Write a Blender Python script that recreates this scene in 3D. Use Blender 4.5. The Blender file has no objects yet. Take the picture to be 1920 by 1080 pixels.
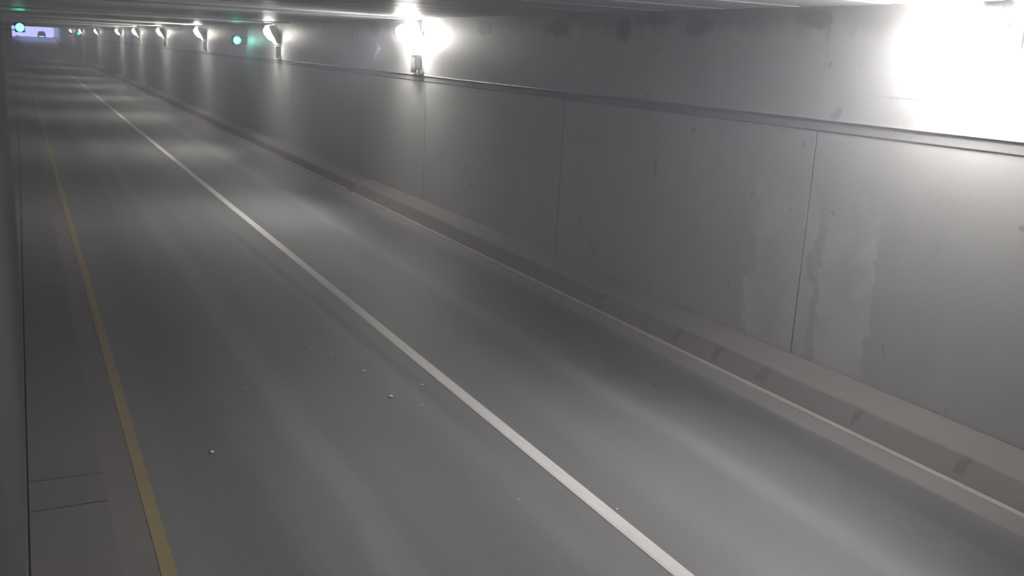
import bpy, bmesh, math, random
from mathutils import Vector, Matrix

# ------------------------------------------------------------------ camera
C = bpy.context.scene.collection
scene = bpy.context.scene
YAW, PITCH, ROLL = math.radians(27.398), math.radians(13.807), math.radians(2.7237)
F_PX = 1782.86
fw = Vector((math.sin(YAW) * math.cos(PITCH), math.cos(YAW) * math.cos(PITCH), -math.sin(PITCH)))
rt0 = Vector((math.cos(YAW), -math.sin(YAW), 0))
up0 = rt0.cross(fw)
rt = rt0 * math.cos(ROLL) + up0 * math.sin(ROLL)
up = -rt0 * math.sin(ROLL) + up0 * math.cos(ROLL)
cam_data = bpy.data.cameras.new('camera')
cam = bpy.data.objects.new('camera', cam_data)
C.objects.link(cam)
M = Matrix((rt, up, -fw)).transposed().to_4x4()
M.translation = (0, 0, 4.0)
cam.matrix_world = M
cam_data.sensor_width = 36.0
cam_data.lens = F_PX / 1920.0 * 36.0
cam_data.clip_start = 0.05
cam_data.clip_end = 2000
scene.camera = cam

# ------------------------------------------------------------------ world, exposure
scene.view_settings.view_transform = 'Standard'
scene.view_settings.look = 'None'
scene.view_settings.gamma = 1.0
scene.view_settings.use_curve_mapping = False
scene.view_settings.exposure = 0.32
world = bpy.data.worlds.new('dawn_sky')
scene.world = world
world.use_nodes = True
wn = world.node_tree.nodes
wl = world.node_tree.links
wn.clear()
w_out = wn.new('ShaderNodeOutputWorld')
w_bg = wn.new('ShaderNodeBackground')
w_co = wn.new('ShaderNodeTexCoord')
w_sep = wn.new('ShaderNodeSeparateXYZ')
w_rmp = wn.new('ShaderNodeValToRGB')
w_rmp.color_ramp.elements[0].position = 0.0
w_rmp.color_ramp.elements[0].color = (0.30, 0.29, 1.0, 1)
w_rmp.color_ramp.elements[1].position = 0.6
w_rmp.color_ramp.elements[1].color = (0.22, 0.32, 0.85, 1)
wl.new(w_co.outputs['Generated'], w_sep.inputs[0])
wl.new(w_sep.outputs['Z'], w_rmp.inputs[0])
wl.new(w_rmp.outputs[0], w_bg.inputs['Color'])
w_bg.inputs['Strength'].default_value = 9.0
wl.new(w_bg.outputs[0], w_out.inputs['Surface'])

LAMP_STRENGTH = 72.0
LAMP_WATTS = 138.0
HAZE_DENSITY = 0.0095
scene.cycles.use_denoising = True
scene.cycles.max_bounces = 8
scene.cycles.volume_bounces = 0
scene.cycles.diffuse_bounces = 6

# ------------------------------------------------------------------ helpers
rnd = random.Random(7)


class MB:
    """collects shapes into one mesh"""
    def __init__(self):
        self.bm = bmesh.new()

    def box(self, x0, x1, y0, y1, z0, z1, rot=None, pivot=None, bevel=0.0):
        v = [self.bm.verts.new((x, y, z)) for z in (z0, z1) for y in (y0, y1) for x in (x0, x1)]
        fs = []
        for q in ((0, 2, 3, 1), (4, 5, 7, 6), (0, 1, 5, 4), (2, 6, 7, 3), (0, 4, 6, 2), (1, 3, 7, 5)):
            fs.append(self.bm.faces.new([v[i] for i in q]))
        if bevel > 0:
            es = set(e for f in fs for e in f.edges)
            r = bmesh.ops.bevel(self.bm, geom=list(es), offset=bevel, segments=2, profile=0.5, affect='EDGES')
            v = list(set(vv for f in r['faces'] for vv in f.verts) | set(x for x in v if x.is_valid))
        if rot is not None:
            bmesh.ops.rotate(self.bm, verts=v, cent=pivot or (0, 0, 0), matrix=rot)
        return v

    def extrude_y(self, prof, ys, zf=None, xf=None, closed=True, caps=True):
        """prof: list of (x, z); swept along y; zf(y, x, z), xf(y, x, z) displace"""
        rings = []
        for y in ys:
            ring = []
            for (x, z) in prof:
                xx = xf(y, x, z) if xf else x
                zz = zf(y, x, z) if zf else z
                ring.append(self.bm.verts.new((xx, y, zz)))
            rings.append(ring)
        n = len(prof)
        for a, b in zip(rings[:-1], rings[1:]):
            for i in range(n if closed else n - 1):
                j = (i + 1) % n
                self.bm.faces.new((a[i], b[i], b[j], a[j]))
        if closed and caps:
            self.bm.faces.new(list(rings[0]))
            self.bm.faces.new(list(reversed(rings[-1])))
        return rings

    def tube(self, pts, r, seg=10):
        pts = [Vector(p) for p in pts]
        rings = []
        for i, p in enumerate(pts):
            a = pts[max(i - 1, 0)]
            b = pts[min(i + 1, len(pts) - 1)]
            d = (b - a).normalized()
            u = d.orthogonal().normalized() if abs(d.z) > 0.9 else d.cross(Vector((0, 0, 1))).normalized()
            w = d.cross(u).normalized()
            rings.append([self.bm.verts.new(p + (u * math.cos(t) + w * math.sin(t)) * r)
                          for t in [2 * math.pi * k / seg for k in range(seg)]])
        for a, b in zip(rings[:-1], rings[1:]):
            for i in range(seg):
                j = (i + 1) % seg
                self.bm.faces.new((a[i], a[j], b[j], b[i]))
        self.bm.faces.new(list(reversed(rings[0])))
        self.bm.faces.new(rings[-1])

    def lathe(self, prof, center, axis, seg=24, closed_ends=True):
        """prof: list of (r, t) along the axis"""
        c = Vector(center)
        d = Vector(axis).normalized()
        u = d.orthogonal().normalized()
        w = d.cross(u)
        rings = []
        for (r, t) in prof:
            rings.append([self.bm.verts.new(c + d * t + (u * math.cos(a) + w * math.sin(a)) * r)
                          for a in [2 * math.pi * k / seg for k in range(seg)]])
        for a, b in zip(rings[:-1], rings[1:]):
            for i in range(seg):
                j = (i + 1) % seg
                self.bm.faces.new((a[i], a[j], b[j], b[i]))
        if closed_ends:
            self.bm.faces.new(list(reversed(rings[0])))
            self.bm.faces.new(rings[-1])

    def build(self, name, mat, parent=None, smooth=False):
        bmesh.ops.recalc_face_normals(self.bm, faces=self.bm.faces)
        me = bpy.data.meshes.new(name)
        self.bm.to_mesh(me)
        self.bm.free()
        if smooth:
            for p in me.polygons:
                p.use_smooth = True
        me.materials.append(mat)
        o = bpy.data.objects.new(name, me)
        C.objects.link(o)
        if parent:
            o.parent = parent
        return o


def tag(o, label=None, cat=None, group=None, kind=None):
    if label: o['label'] = label
    if cat: o['category'] = cat
    if group: o['group'] = group
    if kind: o['kind'] = kind
    return o


def thing(name, label, cat, loc=(0, 0, 0), group=None):
    o = bpy.data.objects.new(name, None)
    C.objects.link(o)
    o.location = loc
    o.empty_display_size = 0.2
    return tag(o, label, cat, group)


def frange(a, b, n):
    return [a + (b - a) * i / n for i in range(n + 1)]


# ------------------------------------------------------------------ materials
def new_mat(name):
    m = bpy.data.materials.new(name)
    m.use_nodes = True
    nt = m.node_tree
    return m, nt, nt.nodes, nt.links, nt.nodes['Principled BSDF']


class G:
    """small node-graph helper"""
    def __init__(self, nt):
        self.nt = nt
        self.n = nt.nodes
        self.l = nt.links
        self.co = self.n.new('ShaderNodeTexCoord').outputs['Object']
        s = self.n.new('ShaderNodeSeparateXYZ')
        self.l.new(self.co, s.inputs[0])
        self.x, self.y, self.z = s.outputs

    def _in(self, sock, v):
        if isinstance(v, (int, float)):
            sock.default_value = v
        else:
            self.l.new(v, sock)

    def math(self, op, a, b=0.0, c=None, clamp=False):
        n = self.n.new('ShaderNodeMath')
        n.operation = op
        n.use_clamp = clamp
        self._in(n.inputs[0], a)
        self._in(n.inputs[1], b)
        if c is not None:
            self._in(n.inputs[2], c)
        return n.outputs[0]

    def noise(self, scale, sx=1, sy=1, sz=1, detail=4, rough=0.55, off=0.0):
        mp = self.n.new('ShaderNodeMapping')
        mp.inputs['Scale'].default_value = (sx, sy, sz)
        mp.inputs['Location'].default_value = (off, off * 1.7, off * 0.6)
        self.l.new(self.co, mp.inputs['Vector'])
        n = self.n.new('ShaderNodeTexNoise')
        n.inputs['Scale'].default_value = scale
        n.inputs['Detail'].default_value = detail
        n.inputs['Roughness'].default_value = rough
        self.l.new(mp.outputs[0], n.inputs['Vector'])
        return n.outputs['Fac']

    def smooth(self, v, a, b, lo=0.0, hi=1.0):
        n = self.n.new('ShaderNodeMapRange')
        n.interpolation_type = 'SMOOTHSTEP'
        self._in(n.inputs['Value'], v)
        n.inputs['From Min'].default_value = a
        n.inputs['From Max'].default_value = b
        n.inputs['To Min'].default_value = lo
        n.inputs['To Max'].default_value = hi
        return n.outputs['Result']

    def band(self, v, c, half, soft):
        """1 inside c +- half, soft edges"""
        d = self.math('ABSOLUTE', self.math('SUBTRACT', v, c))
        return self.smooth(d, half, half + soft, 1.0, 0.0)

    def scale_color(self, col, fac):
        n = self.n.new('ShaderNodeMix')
        n.data_type = 'RGBA'
        n.blend_type = 'MULTIPLY'
        n.inputs['Factor'].default_value = 1.0
        n.inputs['A'].default_value = (*col, 1) if isinstance(col, tuple) else (1, 1, 1, 1)
        if not isinstance(col, tuple):
            self.l.new(col, n.inputs['A'])
        comb = self.n.new('ShaderNodeCombineColor')
        for i in range(3):
            self._in(comb.inputs[i], fac)
        self.l.new(comb.outputs[0], n.inputs['B'])
        return n.outputs['Result']

    def mix(self, a, b, fac):
        n = self.n.new('ShaderNodeMix')
        n.data_type = 'RGBA'
        self._in(n.inputs['Factor'], fac)
        for k, v in (('A', a), ('B', b)):
            if isinstance(v, tuple):
                n.inputs[k].default_value = (*v, 1)
            else:
                self.l.new(v, n.inputs[k])
        return n.outputs['Result']

    def bump(self, h, strength, dist=0.02):
        b = self.n.new('ShaderNodeBump')
        b.inputs['Strength'].default_value = strength
        b.inputs['Distance'].default_value = dist
        self.l.new(h, b.inputs['Height'])
        return b.outputs[0]


def mat_asphalt():
    m, nt, n, l, b = new_mat('asphalt')
    g = G(nt)
    f = g.math('MULTIPLY_ADD', g.noise(1.0, 1.6, 0.05, 1, 5, off=3), 0.5, 0.75)
    f = g.math('MULTIPLY', f, g.math('MULTIPLY_ADD', g.noise(0.5, 1, 0.35, 1, 4, off=8), 0.35, 0.83))
    f = g.math('MULTIPLY', f, g.math('MULTIPLY_ADD', g.noise(60, detail=3), 0.5, 0.75))
    wob = g.math('MULTIPLY_ADD', g.noise(0.35, 0.2, 1, 1, 3, off=5), 0.36, -0.18)
    xx = g.math('ADD', g.x, wob)
    # worn wheel tracks (pale), oily strips (dark) and painted-in corner shade along the lanes
    for c, hw, s, a in ((2.45, 0.05, 0.22, 0.24), (3.95, 0.03, 0.2, 0.10), (5.35, 0.04, 0.3, 0.10),
                        (6.25, 0.03, 0.24, 0.26), (4.05, 0.02, 0.12, 0.0), (1.45, 0.15, 0.4, -0.12),
                        (7.1, 0.2, 0.5, -0.30), (3.1, 0.2, 0.4, -0.05)):  # strip by the right gutter deepened in colour for the dim corner
        if a == 0: continue
        f = g.math('MULTIPLY', f, g.math('MULTIPLY_ADD', g.band(xx, c, hw, s), a, 1.0))
    # dark tyre-rubbed streak just left of the white line, fading past 8 m and 24 m
    lean = g.math('ADD', g.x, g.math('MULTIPLY', g.y, 0.026))
    st = g.math('MULTIPLY', g.band(lean, 4.39, 0.04, 0.09), g.band(g.y, 15.5, 3.5, 5.0))
    f = g.math('MULTIPLY', f, g.math('MULTIPLY_ADD', st, -0.30, 1.0))
    l.new(g.scale_color((0.155, 0.154, 0.158), f), b.inputs['Base Color'])
    b.inputs['Roughness'].default_value = 0.52
    b.inputs['Specular IOR Level'].default_value = 0.35
    l.new(g.bump(g.noise(140, detail=2), 0.25, 0.01), b.inputs['Normal'])
    return m


def mat_concrete(name, col, rough=0.7, streak=0.3, bump=0.12, blot=0.25, spec=0.4):
    m, nt, n, l, b = new_mat(name)
    g = G(nt)
    f = g.math('MULTIPLY_ADD', g.noise(0.8, 1, 1, 1, 6, 0.6, off=2), blot, 1 - blot / 2)
    f = g.math('MULTIPLY', f, g.math('MULTIPLY_ADD', g.noise(1.2, 1, 1.6, 0.18, 5, off=9), streak, 1 - streak / 2))
    f = g.math('MULTIPLY', f, g.math('MULTIPLY_ADD', g.noise(22, detail=4), 0.14, 0.93))
    l.new(g.scale_color(col, f), b.inputs['Base Color'])
    b.inputs['Roughness'].default_value = rough
    b.inputs['Specular IOR Level'].default_value = spec
    l.new(g.bump(g.noise(30, detail=5), bump, 0.01), b.inputs['Normal'])
    return m, g, b, f


def mat_wall_right():
    m, g, b, f = mat_concrete('wall_concrete', (0.69, 0.688, 0.668), rough=0.5, streak=0.12, blot=0.10, spec=0.5)
    l = g.l
    col = b.inputs['Base Color'].links[0].from_socket
    # a pale skim-coat repair beside the second joint, ragged on its right side
    rag = g.math('MULTIPLY_ADD', g.noise(2.2, 1, 1, 1, 6, 0.7, off=4), 0.9, -0.45)
    yy = g.math('ADD', g.y, rag)
    p1 = g.band(yy, 9.35, 0.55, 0.05)
    p2 = g.band(g.math('ADD', g.y, g.math('MULTIPLY', rag, 0.7)), 8.2, 0.38, 0.06)
    hz = g.smooth(g.math('ADD', g.z, rag), 2.0, 2.7, 1.0, 0.0)
    pm = g.math('MULTIPLY', g.math('MAXIMUM', p1, p2), hz)
    pm = g.math('MULTIPLY', pm, g.smooth(g.noise(1.6, detail=5, off=6), 0.35, 0.6, 0.4, 1.0))
    col = g.mix(col, (0.93, 0.92, 0.89), g.math('MULTIPLY', pm, 0.6))
    # damp dark stains leaking from under the ceiling
    st = None
    for yc, zc, wy, wz in ((11.55, 4.52, 0.35, 0.16), (15.7, 4.5, 0.55, 0.18), (13.5, 4.46, 0.25, 0.22),
                           (12.6, 4.62, 0.5, 0.1), (18.8, 4.5, 0.4, 0.15), (9.2, 4.6, 0.3, 0.12), (26.0, 4.5, 0.5, 0.2)):
        d1 = g.math('DIVIDE', g.math('SUBTRACT', g.y, yc), wy)
        d2 = g.math('DIVIDE', g.math('SUBTRACT', g.z, zc), wz)
        d = g.math('SQRT', g.math('ADD', g.math('MULTIPLY', d1, d1), g.math('MULTIPLY', d2, d2)))
        d = g.math('ADD', d, g.math('MULTIPLY_ADD', g.noise(3.5, 1, 1, 1, 5, off=yc), 1.6, -0.8))
        s = g.smooth(d, 0.6, 1.2, 1.0, 0.0)
        st = s if st is None else g.math('MAXIMUM', st, s)
    col = g.mix(col, (0.28, 0.275, 0.27), g.math('MULTIPLY', st, 0.6))
    # ragged darker band at the top of the wall
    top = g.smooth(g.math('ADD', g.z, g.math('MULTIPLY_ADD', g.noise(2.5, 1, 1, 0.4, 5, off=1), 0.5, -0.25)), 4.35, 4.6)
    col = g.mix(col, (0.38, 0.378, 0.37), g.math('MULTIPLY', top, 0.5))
    # small rust and form-tie specks
    sp = g.smooth(g.noise(3.2, 1, 1, 1, 2, 0.4, off=11), 0.735, 0.77)
    col = g.mix(col, (0.30, 0.29, 0.285), g.math('MULTIPLY', sp, 0.4))
    l.new(col, b.inputs['Base Color'])
    return m


def mat_curb():
    m, g, b, f = mat_concrete('curb_concrete', (0.21, 0.195, 0.191), rough=0.75, streak=0.12, blot=0.2)
    col = b.inputs['Base Color'].links[0].from_socket
    st = None
    for yc, w in ((14.99, .05), (14.18, .05), (12.82, .06), (11.46, .06), (10.69, .09), (9.79, .10), (8.84, .13), (7.27, .06), (5.86, .08)):
        wob = g.math('MULTIPLY_ADD', g.noise(6, 1, 1, 1, 4, off=yc), 0.16, -0.08)
        s = g.band(g.math('ADD', g.y, wob), yc, w * 0.45, w * 0.5)
        st = s if st is None else g.math('MAXIMUM', st, s)
    st = g.math('MULTIPLY', st, g.smooth(g.x, 8.33, 8.40, 1.0, 0.0))
    st = g.math('MULTIPLY', st, g.smooth(g.z, 0.04, 0.10, 0.0, 1.0))
    col = g.mix(col, (0.10, 0.095, 0.09), g.math('MULTIPLY', st, 0.5))
    g.l.new(col, b.inputs['Base Color'])
    return m


def mat_paint(name, col, wear=0.35, worn=(0.2, 0.2, 0.2), tracks=False):
    m, nt, n, l, b = new_mat(name)
    g = G(nt)
    w = g.smooth(g.noise(9, 1, 0.25, 1, 6, 0.65, off=2), 0.52, 0.68)
    c = g.mix(col, worn, g.math('MULTIPLY', w, wear))
    if tracks:   # tyre-dirtied inner third running along the line
        c = g.mix(c, tuple(v * 0.78 for v in col), g.math('MULTIPLY', g.band(g.x, 4.425, 0.008, 0.01), 0.8))
    l.new(c, b.inputs['Base Color'])
    b.inputs['Roughness'].default_value = 0.5
    return m


def mat_plain(name, col, rough=0.5, metal=0.0):
    m, nt, n, l, b = new_mat(name)
    g = G(nt)
    f = g.math('MULTIPLY_ADD', g.noise(18, detail=3), 0.2, 0.9)
    l.new(g.scale_color(col, f), b.inputs['Base Color'])
    b.inputs['Roughness'].default_value = rough
    b.inputs['Metallic'].default_value = metal
    return m


def mat_emit(name, col, strength):
    m, nt, n, l, b = new_mat(name)
    b.inputs['Base Color'].default_value = (*col, 1)
    b.inputs['Emission Color'].default_value = (*col, 1)
    b.inputs['Emission Strength'].default_value = strength
    b.inputs['Roughness'].default_value = 0.3
    return m


M_ASPHALT = mat_asphalt()
M_WALL_R = mat_wall_right()
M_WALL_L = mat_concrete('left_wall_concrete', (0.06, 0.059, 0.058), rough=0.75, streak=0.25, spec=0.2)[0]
M_CEIL = mat_concrete('painted_ceiling_planks', (0.80, 0.795, 0.81), rough=0.42, streak=0.08, bump=0.03, blot=0.12, spec=0.5)[0]
M_CURB = mat_curb()
M_KERB = mat_concrete('kerb_concrete', (0.155, 0.145, 0.147), rough=0.7, streak=0.1, blot=0.25)[0]
M_GUTTER = mat_concrete('gutter_concrete', (0.225, 0.214, 0.212), rough=0.6, streak=0.1, blot=0.2)[0]
M_GUTTER_L = mat_concrete('left_gutter_concrete', (0.165, 0.155, 0.153), rough=0.7, streak=0.1, blot=0.25)[0]
M_SEAM = mat_concrete('pale_seam_mortar', (0.40, 0.375, 0.365), rough=0.7, streak=0.1, blot=0.35)[0]
M_TRIM = mat_concrete('band_concrete', (0.46, 0.458, 0.455), rough=0.6, streak=0.1, blot=0.15)[0]
M_STRIP = mat_plain('zinc_cover_strip', (0.55, 0.55, 0.56), 0.4, 0.3)
M_WHITE = mat_paint('white_road_paint', (0.62, 0.60, 0.595), 0.18, (0.35, 0.34, 0.33), tracks=True)
M_YELLOW = mat_paint('yellow_road_paint', (0.27, 0.215, 0.12), 0.6, (0.18, 0.155, 0.12))
M_SEALANT = mat_plain('dark_joint_sealant', (0.19, 0.19, 0.19), 0.8)
M_METAL = mat_plain('grey_cast_metal', (0.30, 0.30, 0.305), 0.5, 0.2)
M_LIGHTMETAL = mat_plain('galvanised_metal', (0.50, 0.50, 0.50), 0.4, 0.6)
M_WHITEPAINT = mat_plain('white_painted_metal', (0.8, 0.8, 0.8), 0.4)
M_DARK = mat_plain('dark_housing_paint', (0.035, 0.04, 0.04), 0.5)
M_LENS = mat_emit('lit_lamp_glass', (1.0, 0.975, 0.95), LAMP_STRENGTH)
M_GREEN = mat_emit('lit_green_glass', (0.03, 1.0, 0.70), 20.0)
M_CARPAINT = mat_plain('car_paint', (0.05, 0.045, 0.06), 0.3)
M_CARROOF = mat_plain('car_roof_reflection', (0.55, 0.55, 0.6), 0.25)  # pale tone stands in for a reflection on the dark car's roof
M_CARGLASS = mat_plain('car_glass', (0.02, 0.02, 0.03), 0.08)
M_TYRE = mat_plain('tyre_rubber', (0.02, 0.02, 0.02), 0.8)
M_PEBBLE = mat_plain('pale_litter', (0.75, 0.73, 0.68), 0.6)
M_PEBBLE_D = mat_plain('dark_litter', (0.05, 0.05, 0.05), 0.7)
M_GROUND = mat_concrete('far_ground', (0.30, 0.31, 0.34), rough=0.8)[0]

# ------------------------------------------------------------------ tunnel profile
Y0, YP, YE = -45.0, 250.0, 282.0      # back, portal (ceiling ends), end of the open cut walls


def rise(y):                          # the road climbs out of the tunnel at its far end
    if y < 165: return 0.0
    if y < 265: return 2.55 * ((y - 165) / 100.0) ** 2
    return 2.55 + 0.051 * (y - 265) - 0.0026 * (y - 265) ** 2 * 1.6


def crise(y):
    return 0.0 if y < 160 else 0.62 * (min(y - 160, 110) / 110.0) ** 2


YS = [Y0] + frange(-40, 160, 40) + frange(165, 300, 27)[0:]
zf = lambda y, x, z: z + rise(y)
XW = 8.82


def clean_ys(a, b):
    return [a] + [y for y in YS if a + 0.01 < y < b - 0.01] + [b]


# floor (the asphalt carriageway)
mb = MB()
mb.extrude_y([(0.72, 0), (7.76, 0), (7.76, -0.4), (0.72, -0.4)], clean_ys(Y0, 300), zf)
tag(mb.build('floor', M_ASPHALT), 'two lane grey asphalt roadway running down the tunnel', None, None, 'structure')
# left gutter pan and raised kerb
mb = MB()
mb.extrude_y([(0.40, 0.0), (0.72, 0.002), (0.72, -0.4), (0.40, -0.4)], clean_ys(Y0, 300), zf)
tag(mb.build('trim_1', M_GUTTER_L), 'narrow concrete gutter between yellow line and left kerb', None, None, 'structure')


def xleft(y):                         # foot of the left wall
    pts = [(-100, -0.205), (17, -0.205), (36, -0.48), (60, -0.66), (90, -1.0), (400, -1.0)]
    for (a, xa), (b, xb) in zip(pts[:-1], pts[1:]):
        if a <= y <= b:
            return xa + (xb - xa) * (y - a) / (b - a)


# kerb slabs, with open joints between them (cast slabs about 7 m long with short make-up pieces)
kj = [Y0, -30, -20, -12, -5, 1.5, 8.12, 8.72, 15.98, 23.2, 30.4, 37.6, 44.8, 52.0, 62, 72, 82, 92, 102, 115, 130, 145, 160, 175, 190, 205, 220, 235, 250, 265, 280, 300]
mb = MB()
for a, b in zip(kj[:-1], kj[1:]):
    g_ = 0.008
    ys = [a + g_] + ([y for y in frange(a, b, 6)[1:-1]]) + [b - g_]
    mb.extrude_y([(-0.178, -0.3), (-0.178, 0.142), (-0.17, 0.15), (0.427, 0.15), (0.433, -0.3)], ys, zf)
mb.extrude_y([(-0.19, -0.3), (-0.19, 0.11), (0.39, 0.11), (0.41, -0.3)], clean_ys(Y0, 300), zf)
tag(mb.build('trim_2', M_KERB), 'broad raised concrete kerb along the left wall', None, None, 'structure')
# ledge strip between kerb slabs and left wall where the wall flares away
mb = MB()
ysl = [y for y in [Y0, -10, 5, 17, 22, 27, 32, 36, 42, 48, 54, 60, 70, 80, 90, 110, 130, 160, 180, 200, 220, 240, 260, 280, 300]]
R1 = []
for y in ysl:
    r = rise(y)
    R1.append([mb.bm.verts.new(p) for p in ((xleft(y) - 0.05, y, -0.3 + r), (xleft(y) - 0.05, y, 0.165 + r), (-0.185, y, 0.165 + r), (-0.185, y, -0.3 + r))])
for a, b in zip(R1[:-1], R1[1:]):
    for i in range(4):
        j = (i + 1) % 4
        mb.bm.faces.new((a[i], b[i], b[j], a[j]))
tag(mb.build('trim_3', M_KERB), 'low concrete strip widening between left kerb and wall', None, None, 'structure')
# left wall, following the flare
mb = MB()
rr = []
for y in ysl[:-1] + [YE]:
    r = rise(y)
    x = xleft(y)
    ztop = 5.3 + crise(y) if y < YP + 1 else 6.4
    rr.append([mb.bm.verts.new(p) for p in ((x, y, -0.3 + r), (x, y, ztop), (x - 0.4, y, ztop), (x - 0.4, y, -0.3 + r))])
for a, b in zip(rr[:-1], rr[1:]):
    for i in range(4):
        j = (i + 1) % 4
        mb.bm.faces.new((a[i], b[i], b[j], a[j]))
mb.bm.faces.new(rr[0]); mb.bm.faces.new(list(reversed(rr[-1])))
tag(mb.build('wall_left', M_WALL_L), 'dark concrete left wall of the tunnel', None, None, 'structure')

# right gutter pan, mortar seam, curb
mb = MB()
mb.extrude_y([(7.76, 0.0), (8.20, 0.004), (8.20, -0.4), (7.76, -0.4)], clean_ys(Y0, 300), zf)
tag(mb.build('trim_4', M_GUTTER), 'concrete gutter at the foot of the right curb', None, None, 'structure')
mb = MB()
mb.extrude_y([(8.085, -0.01), (8.10, 0.014), (8.15, 0.022), (8.20, 0.02), (8.20, -0.01)], frange(Y0, 25.75, 20), None)
mb.extrude_y([(8.10, -0.01), (8.105, 0.02), (8.17, 0.03), (8.20, 0.02), (8.20, -0.01)], clean_ys(26.25, 282), zf)
tag(mb.build('trim_5', M_SEAM), 'pale mortar seam along the foot of the right curb', None, None, 'structure')
mb = MB()
mb.extrude_y([(8.155, -0.3), (8.155, 0.0), (8.175, 0.03), (8.36, 0.225), (8.385, 0.240), (8.41, 0.248), (XW - .012, 0.350), (XW - .012, -0.3)], frange(Y0, 26.0, 24), None)
mb.extrude_y([(8.155, -0.3), (8.155, 0.0), (8.17, 0.03), (8.30, 0.225), (8.33, 0.245), (8.37, 0.255), (XW - .012, 0.345), (XW - .012, -0.3)], clean_ys(26.03, 282), zf)
tag(mb.build('trim_6', M_CURB), 'sloping concrete safety curb along the right wall', None, None, 'structure')

# right wall: lower panels between open joints, projecting band, upper panels
mb = MB()
ztopR = lambda y: 5.2 + crise(y)
joints = [Y0, -36.6, -30.1, -23.6, -17.1, -10.6, -4.1, 2.4, 8.96, 15.3, 22.1, 28.6, 35.2, 41.7, 48.2] + [48.2 + 6.5 * k for k in range(1, 38)]
for a, b in zip(joints[:-1], joints[1:]):
    w_ = 0.010
    r0, r1 = rise(a), rise(b)
    lo = mb.extrude_y([(XW, 0.0), (XW, 3.26), (XW + 0.16, 3.26), (XW + 0.16, 0.0)], [a + w_, b - w_],
                      lambda y, x, z: z + (rise(y) if z < 1 else crise(y)))
    mb.extrude_y([(XW - 0.006, 3.72), (XW - 0.006, 5.2), (XW + 0.16, 5.2), (XW + 0.16, 3.72)], [a + .004, b - .004],
                 lambda y, x, z: z + crise(y))
mb.extrude_y([(XW - 0.003, 3.34), (XW - 0.003, 3.722), (XW + 0.16, 3.722), (XW + 0.16, 3.34)], clean_ys(Y0, YE), lambda y, x, z: z + crise(y))
mb.extrude_y([(XW + 0.12, -0.3), (XW + 0.12, 5.2), (XW + 0.5, 5.2), (XW + 0.5, -0.3)], clean_ys(Y0, YE),
             lambda y, x, z: z + (rise(y) if z < 1 else crise(y)))
mb.extrude_y([(XW, 4.9), (XW, 6.2), (XW + 0.5, 6.2), (XW + 0.5, 4.9)], [YP + 0.2, YE])
# horizontal crack-control joint of the near panel is a shallow groove in the patch panel
tag(mb.build('wall_right', M_WALL_R), 'grey concrete panel wall on the right with vertical joints', None, None, 'structure')
mb = MB()
for jy in joints[1:-1]:
    mb.box(XW + 0.003, XW + 0.05, jy - .0098, jy + .0098, 0.36 + rise(jy), 3.25 + crise(jy))
tag(mb.build('trim_14', M_SEALANT), 'dark sealant in the vertical joints of the right wall panels', None, None, 'structure')
mb = MB()
mb.extrude_y([(XW - 0.002, 3.245), (XW - 0.010, 3.262), (XW - 0.010, 3.345), (XW - 0.004, 3.362), (XW + 0.002, 3.362), (XW + 0.002, 3.245)],
             clean_ys(Y0, YE), lambda y, x, z: z + crise(y))
tag(mb.build('trim_7', M_TRIM), 'slim projecting concrete band along the right wall', None, None, 'structure')

# ceiling: precast planks laid crosswise, chamfered joints
mb = MB()
P = 13.0 / 9
y = 22.45 - P * 46
while y < YP - P * 0.4:
    a, b = y + 0.006, y + P - 0.006
    c0, c1 = crise(a), crise(b)
    h = 4.74
    prof = [(a, h + .045), (a + .06, h), (b - .06, h), (b, h + .045), (b, h + .3), (a, h + .3)]
    ra = [mb.bm.verts.new((-1.4, yy, zz + crise(yy))) for yy, zz in prof]
    rb = [mb.bm.verts.new((XW + 0.4, yy, zz + crise(yy))) for yy, zz in prof]
    for i in range(6):
        j = (i + 1) % 6
        mb.bm.faces.new((ra[i], ra[j], rb[j], rb[i]))
    mb.bm.faces.new(list(reversed(ra))); mb.bm.faces.new(rb)
    y += P
mb.extrude_y([(-1.4, 5.05), (XW + .4, 5.05), (XW + .4, 5.3), (-1.4, 5.3)], clean_ys(Y0, YP), lambda y, x, z: z + crise(y))
tag(mb.build('ceiling', M_CEIL), 'glossy ceiling of crosswise precast planks', None, None, 'structure')
n = 8
for yy in (22.45, 35.45, 54.2, 70.1, 85.9):
    mb = MB()
    mb.box(-0.9 if yy > 60 else xleft(yy), XW - 0.012, yy - 0.09, yy + 0.09, 4.695, 4.755, bevel=0.008)
    tag(mb.build('trim_%d' % n, M_STRIP), 'pale cover strip crossing the ceiling over a joint', None, None, 'structure')
    n += 1

# ground outside the far end
mb = MB()
mb.box(-60, 70, 300, 520, -2.6, -1.0)
tag(mb.build('ground', M_GROUND), 'ground beyond the far tunnel mouth', None, None, 'structure')

# ------------------------------------------------------------------ road markings
def stripe(name, x0, x1, mat, label, cat, ya=Y0, yb=298):
    mb = MB()
    mb.extrude_y([(x0, -0.005), (x0, 0.004), (x1, 0.004), (x1, -0.005)], clean_ys(ya, yb), zf)
    tag(mb.build(name, mat), label, cat)


stripe('lane_line', 4.405, 4.565, M_WHITE, 'solid white lane line between the two lanes of the road', 'road marking')
stripe('edge_line', 0.712, 0.822, M_YELLOW, 'worn yellow edge line along the left kerb', 'road marking')

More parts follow.
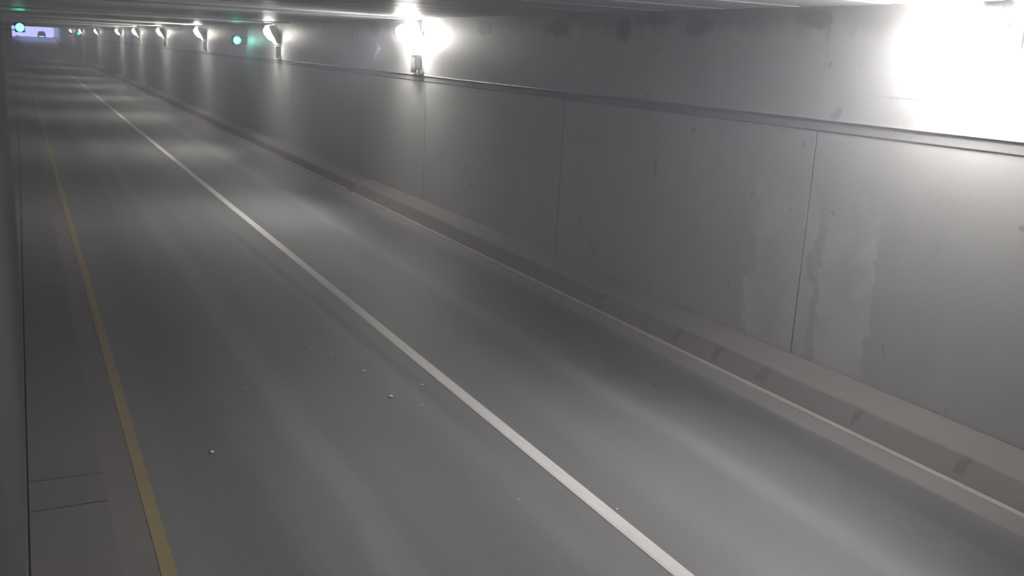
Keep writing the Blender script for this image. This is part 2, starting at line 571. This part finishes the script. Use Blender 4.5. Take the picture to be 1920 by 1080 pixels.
# ------------------------------------------------------------------ wall floodlights
def make_lamp():
    root = thing('floodlight', '', 'lamp')
    # origin: on the wall face, at height 4.3; luminaire leans out from the wall and looks down across the road
    ang = math.radians(-50)
    L = 0.25
    mb = MB()      # cast back shell, against the wall and ceiling corner
    mb.extrude_y([(-0.03, 0.10), (-0.10, 0.24), (-0.22, 0.34), (-0.265, 0.34), (-0.12, 0.165), (-0.06, 0.0)], [-L * .8, L * .8])
    for k in range(7):
        yy = -L * .7 + k * L * 1.4 / 6
        mb.extrude_y([(-0.02, 0.10), (-0.05, 0.24), (-0.20, 0.375), (-0.24, 0.34), (-0.10, 0.20), (-0.04, 0.05)], [yy - .006, yy + .006])
    mb.build('housing', M_WHITEPAINT, root)
    mb = MB()      # deep prismatic glass bowl, leaning out over the road
    cx, cz, ca, sa = -0.33, 0.03, math.cos(math.radians(38)), math.sin(math.radians(38))
    rings = []
    for yy, k in ((-L, .45), (-L * .93, .72), (-L * .7, .92), (-L * .3, 1.0), (L * .3, 1.0), (L * .7, .92), (L * .93, .72), (L, .45)):
        ring = []
        for q in range(20):
            a = 2 * math.pi * q / 20
            u = math.copysign(abs(math.cos(a)) ** 0.8, math.cos(a)) * 0.175 * k      # thickness
            w = math.copysign(abs(math.sin(a)) ** 0.8, math.sin(a)) * 0.27 * k      # length
            ring.append(mb.bm.verts.new((cx + u * ca - w * sa, yy, cz + w * ca + u * sa)))
        rings.append(ring)
    for a, b in zip(rings[:-1], rings[1:]):
        for q in range(20):
            mb.bm.faces.new((a[q], a[(q + 1) % 20], b[(q + 1) % 20], b[q]))
    mb.bm.faces.new(list(reversed(rings[0]))); mb.bm.faces.new(rings[-1])
    mb.build('lamp_lens', M_LENS, root)
    ld = bpy.data.lights.new('lamp_beam', 'AREA')   # the reflector's beam, thrown across the road
    ld.shape = 'RECTANGLE'
    ld.size = 0.45
    ld.size_y = 0.30
    ld.energy = LAMP_WATTS
    ld.color = (1.0, 0.975, 0.95)
    ld.spread = math.radians(118)
    lo = bpy.data.objects.new('lamp_beam', ld)
    C.objects.link(lo)
    lo.parent = root
    dirv = Vector((-math.cos(math.radians(22)), 0, -math.sin(math.radians(22))))
    lo.location = Vector((cx, 0, cz)) + dirv * 0.25
    lo.rotation_euler = dirv.to_track_quat('-Z', 'Y').to_euler()
    mb = MB()      # added shield, put in to keep lamp light off the wall
    mb.extrude_y([(-0.055, -0.36), (-0.085, -0.36), (-0.085, -0.06), (-0.16, 0.13), (-0.29, 0.33), (-0.27, 0.345), (-0.12, 0.16), (-0.055, -0.02)], [-0.285, 0.285])
    for sy in (-1, 1):      # end cheeks of the added shield
        mb.extrude_y([(-0.055, -0.36), (-0.14, -0.33), (-0.235, -0.16), (-0.36, 0.05), (-0.47, 0.30), (-0.29, 0.345), (-0.12, 0.16), (-0.055, -0.02)], [sy * 0.273, sy * 0.288])
    mb.build('light_shield', M_METAL, root)
    for yy in (-0.315, 0.315):
        mb = MB()
        mb.extrude_y([(0.0, 0.16), (0.0, -0.04), (-0.03, 0.02), (-0.10, 0.06), (-0.12, 0.10), (-0.10, 0.13), (-0.03, 0.13)], [yy - .012, yy + .012])
        mb.build('mounting_bracket', M_WHITEPAINT, root)
    mb = MB()
    mb.box(-0.17, -0.005, -0.21, 0.05, -0.78, -0.42, bevel=0.012)
    bx = mb.build('ballast_box', M_METAL, root)
    mb = MB()
    mb.box(-0.185, -0.17, -0.20, 0.04, -0.455, -0.425, bevel=0.004)
    mb.build('box_lid', M_LIGHTMETAL, bx)
    mb = MB()
    mb.box(-0.10, -0.005, 0.13, 0.27, -0.86, -0.70, bevel=0.008)
    mb.build('junction_box', M_LIGHTMETAL, root)
    mb = MB()
    mb.box(-0.08, -0.005, -0.36, -0.26, -0.88, -0.78, bevel=0.008)
    mb.build('junction_box', M_LIGHTMETAL, root)
    for pts in ([(-0.04, 0.20, -0.71), (-0.05, 0.20, -0.5), (-0.07, 0.14, -0.36), (-0.12, 0.08, -0.26)],
                [(-0.06, -0.10, -0.43), (-0.08, -0.10, -0.33), (-0.10, -0.06, -0.25)],
                [(-0.05, -0.17, -0.77), (-0.05, -0.19, -0.84), (-0.04, -0.28, -0.83)],
                [(-0.05, -0.02, -0.77), (-0.05, 0.0, -0.83), (-0.04, 0.14, -0.82)]):
        mb = MB()
        mb.tube(pts, 0.014)
        mb.build('cable', M_DARK, root)
    return root


def copy_tree(o, parent=None):
    c = o.copy()
    C.objects.link(c)
    if parent: c.parent = parent
    for ch in list(o.children):
        copy_tree(ch, c)
    return c


LAMPS = [
    (6.69, 'glaring white wall floodlight nearest the camera, top right of the road'),
    (22.6, 'second wall floodlight from the camera, dazzling white over its grey ballast box'),
    (37.0, 'third wall floodlight from the camera, just right of the green signal'),
    (53.2, 'fourth wall floodlight from the camera, just left of the green signal'),
    (68.6, 'fifth wall floodlight from the camera along the right wall'),
    (83.9, 'sixth wall floodlight from the camera, between the fifth and seventh'),
    (99.0, 'seventh wall floodlight from the camera, before the gap in the row'),
    (127.0, 'small distant wall floodlight standing alone beyond the gap in the row'),
    (158.6, 'small distant wall floodlight just in front of the far green signal'),
    (187.5, 'farthest and smallest wall floodlight, nearest the tunnel mouth'),
]
proto = make_lamp()
for i, (yy, lab) in list(enumerate(LAMPS))[::-1]:      # the nearest one last: it has no ballast box under it
    o = proto if i == 0 else copy_tree(proto)
    if i < 2:      # the two nearest go without the added shield
        for ch in list(o.children):
            if ch.name.startswith('light_shield'):
                bpy.data.objects.remove(ch)
    if i == 0:
        for ch in list(o.children_recursive):
            if ch.name.startswith(('ballast_box', 'box_lid', 'junction_box', 'cable')):
                bpy.data.objects.remove(ch)
    o.location = (XW - 0.013, yy, 4.30 + crise(yy))
    tag(o, lab, 'lamp', 'wall floodlights along the right wall')

# conduit running just above the band
mb = MB()
mb.tube([(XW - 0.015, yy, 3.385 + crise(yy)) for yy in clean_ys(Y0, 248)], 0.011, 8)
tag(mb.build('conduit', M_LIGHTMETAL), 'thin grey cable conduit clipped along the right wall under the floodlights', 'conduit')

# ------------------------------------------------------------------ green signals
def make_signal(name, loc, arm, label):
    """facing -y; arm: x distance to the wall it hangs from (signed)"""
    root = thing(name, label, 'signal', loc, 'green signals along the tunnel')
    mb = MB()
    mb.box(-0.18, 0.18, 0.0, 0.20, -0.18, 0.18, bevel=0.03)
    mb.build('housing', M_DARK, root)
    mb = MB()
    mb.lathe([(0.152, 0.0), (0.146, 0.035), (0.12, 0.058), (0.07, 0.072), (0.01, 0.078)], (0, 0.0, 0), (0, -1, 0), 28)
    mb.build('signal_lens', M_GREEN, root, True)
    mb = MB()
    seg = 20
    for s0 in range(seg):
        a0 = math.radians(-60 + 300 * s0 / seg); a1 = math.radians(-60 + 300 * (s0 + 1) / seg)
        pr = []
        for (r, yy) in ((0.160, 0.0), (0.160, -0.14), (0.167, -0.14), (0.167, 0.0)):
            pr.append([(r * math.cos(a), yy, r * math.sin(a)) for a in (a0, a1)])
        vs = [[mb.bm.verts.new(p) for p in q] for q in pr]
        for i in range(4):
            j = (i + 1) % 4
            mb.bm.faces.new((vs[i][0], vs[i][1], vs[j][1], vs[j][0]))
    mb.build('visor', M_DARK, root)
    mb = MB()
    sgn = 1 if arm > 0 else -1
    for zz in (0.10, -0.10):
        mb.tube([(sgn * 0.14, 0.10, zz), (arm - sgn * 0.004, 0.10, zz)], 0.018, 8)
    mb.box(min(arm, arm - sgn * 0.015), max(arm, arm - sgn * 0.015), 0.02, 0.18, -0.16, 0.16)
    mb.build('bracket', M_METAL, root)
    return root


make_signal('green_signal', (8.42, 43.0, 4.03), XW - 0.014 - 8.42, 'round green signal on the right wall between two floodlights')
make_signal('green_signal', (8.45, 163.5, 3.99), XW - 0.014 - 8.45, 'tiny distant green signal on the right wall, far down the tunnel')
make_signal('green_signal', (0.135, 43.0, 4.12), xleft(43.12) + 0.004 - 0.135, 'green signal hanging off the left wall, glowing beside the tunnel mouth')

# ------------------------------------------------------------------ distant car
car = thing('car', 'distant dark car with a reflection painted on its roof, silhouetted in the tunnel mouth', 'car', (0, 0, 0))
mb = MB()
W = 0.88
side = [(-2.15, 0.35), (-2.2, 0.75), (-2.05, 0.98), (-1.45, 1.02), (1.0, 0.98), (2.0, 0.86), (2.2, 0.6), (2.15, 0.32)]
rings = []
for x, sc in ((-W, 0.94), (-W * 0.93, 1.0), (W * 0.93, 1.0), (W, 0.94)):
    rings.append([mb.bm.verts.new((x, yy * sc, 0.65 + (zz - 0.65) * sc)) for yy, zz in side])
for a, b in zip(rings[:-1], rings[1:]):
    for i in range(len(side)):
        j = (i + 1) % len(side)
        mb.bm.faces.new((a[i], b[i], b[j], a[j]))
mb.bm.faces.new(rings[0]); mb.bm.faces.new(list(reversed(rings[-1])))
mb.build('body', M_CARPAINT, car)
mb = MB()
gh = [(-1.85, 0.98, W * .9), (-1.25, 1.40, W * .74), (0.25, 1.42, W * .74), (1.05, 0.96, W * .9)]
L_ = [mb.bm.verts.new((-w_, yy, zz)) for yy, zz, w_ in gh]
R_ = [mb.bm.verts.new((w_, yy, zz)) for yy, zz, w_ in gh]
for i in range(3):
    mb.bm.faces.new((L_[i], L_[i + 1], R_[i + 1], R_[i]))
mb.bm.faces.new(L_); mb.bm.faces.new(list(reversed(R_))); mb.bm.faces.new((L_[0], R_[0], R_[3], L_[3]))
mb.build('window_glass', M_CARGLASS, car)
mb = MB()
mb.box(-W * .72, W * .72, -1.28, 0.28, 1.395, 1.45, bevel=0.02)
mb.build('roof', M_CARROOF, car)
for sx in (-1, 1):
    for yy in (-1.35, 1.35):
        mb = MB()
        mb.lathe([(0.2, 0.0), (0.31, 0.01), (0.33, 0.05), (0.33, 0.17), (0.31, 0.2)], (sx * (W - 0.19 if sx > 0 else W - 0.01), yy, 0.33), (1, 0, 0), 20)
        mb.build('wheel', M_TYRE, car)
for sx in (-1, 1):
    mb = MB()
    mb.box(sx * 0.68 - 0.14, sx * 0.68 + 0.14, -2.13, -2.05, 0.72, 0.86, bevel=0.01)
    mb.build('tail_lamp', mat_plain('dark_red_plastic', (0.12, 0.01, 0.01), 0.3) if sx < 0 else bpy.data.materials['dark_red_plastic'], car)
car.location = (5.5, 268, rise(268) + 0.005)

# ------------------------------------------------------------------ litter on the asphalt
specks = [
    (4.73, 13.71, 1.0, 0, 'pale speck of litter alone right of the white line'),
    (3.65, 11.01, 1.1, 0, 'pale flat speck of litter, upper left of the cluster by the white line'),
    (3.66, 10.04, 1.3, 0, 'largest pale speck of litter, lowest left of the cluster by the white line'),
    (4.16, 10.30, 0.9, 0, 'pale speck of litter closest to the left side of the white line'),
    (3.90, 9.66, 0.6, 0, 'tiny pale speck of litter, nearest the camera of its cluster'),
    (1.46, 9.15, 1.1, 0, 'pale speck of litter alone in the dark left lane near the kerb'),
    (2.14, 10.89, 0.5, 0, 'faint tiny speck of litter in the middle of the left lane'),
    (3.28, 12.19, 0.6, 0, 'faint speck of litter, farthest of those in the left lane'),
    (3.45, 11.81, 0.8, 0, 'small pale speck of litter just nearer than the farthest in the left lane'),
    (6.54, 16.95, 0.7, 0, 'small pale speck of litter farthest off in the right lane'),
    (5.93, 14.59, 0.6, 0, 'small pale speck of litter in the middle of the right lane'),
    (6.95, 9.32, 1.0, 1, 'small dark chip lying near the right gutter'),
    (3.85, 7.10, 0.5, 0, 'tiny pale speck of litter low in the frame, left of the white line'),
    (4.61, 6.60, 0.6, 0, 'tiny pale speck of litter touching the right edge of the white line'),
]
for (x, yy, s, dark, lab) in specks:
    mb = MB()
    r = bmesh.ops.create_icosphere(mb.bm, subdivisions=2, radius=0.017 * s)
    for v in r['verts']:
        k = 1 + 0.35 * (rnd.random() - 0.5)
        v.co = Vector((v.co.x * 1.25 * k, v.co.y * 1.0 * k, v.co.z * 0.55 * k))
    zb = min(v.co.z for v in r['verts'])
    zt = 0.004 if 4.405 < x < 4.565 else 0.0
    for v in r['verts']:
        v.co += Vector((0, 0, -zb))
    o = mb.build('litter_speck', M_PEBBLE_D if dark else M_PEBBLE)
    o.location = (x, yy, zt)
    o.rotation_euler = (0, 0, rnd.random() * 6)
    tag(o, lab, 'litter', 'specks of litter on the asphalt')

# ------------------------------------------------------------------ haze filling the tunnel
if HAZE_DENSITY > 0:
    mb = MB()
    mb.box(-2.2, XW + 1.2, Y0 - 3, 249.0, -0.9, 7.5)
    hm = bpy.data.materials.new('thin_exhaust_haze')
    hm.use_nodes = True
    hn = hm.node_tree.nodes
    hn.clear()
    ho = hn.new('ShaderNodeOutputMaterial')
    hv = hn.new('ShaderNodeVolumeScatter')
    hv.inputs['Density'].default_value = HAZE_DENSITY
    hv.inputs['Anisotropy'].default_value = 0.3
    hv.inputs['Color'].default_value = (0.80, 0.79, 0.97, 1)
    hm.node_tree.links.new(hv.outputs[0], ho.inputs['Volume'])
    haze = mb.build('haze', hm)
    tag(haze, 'thin grey exhaust haze hanging in the tunnel air', 'haze', None, 'stuff')
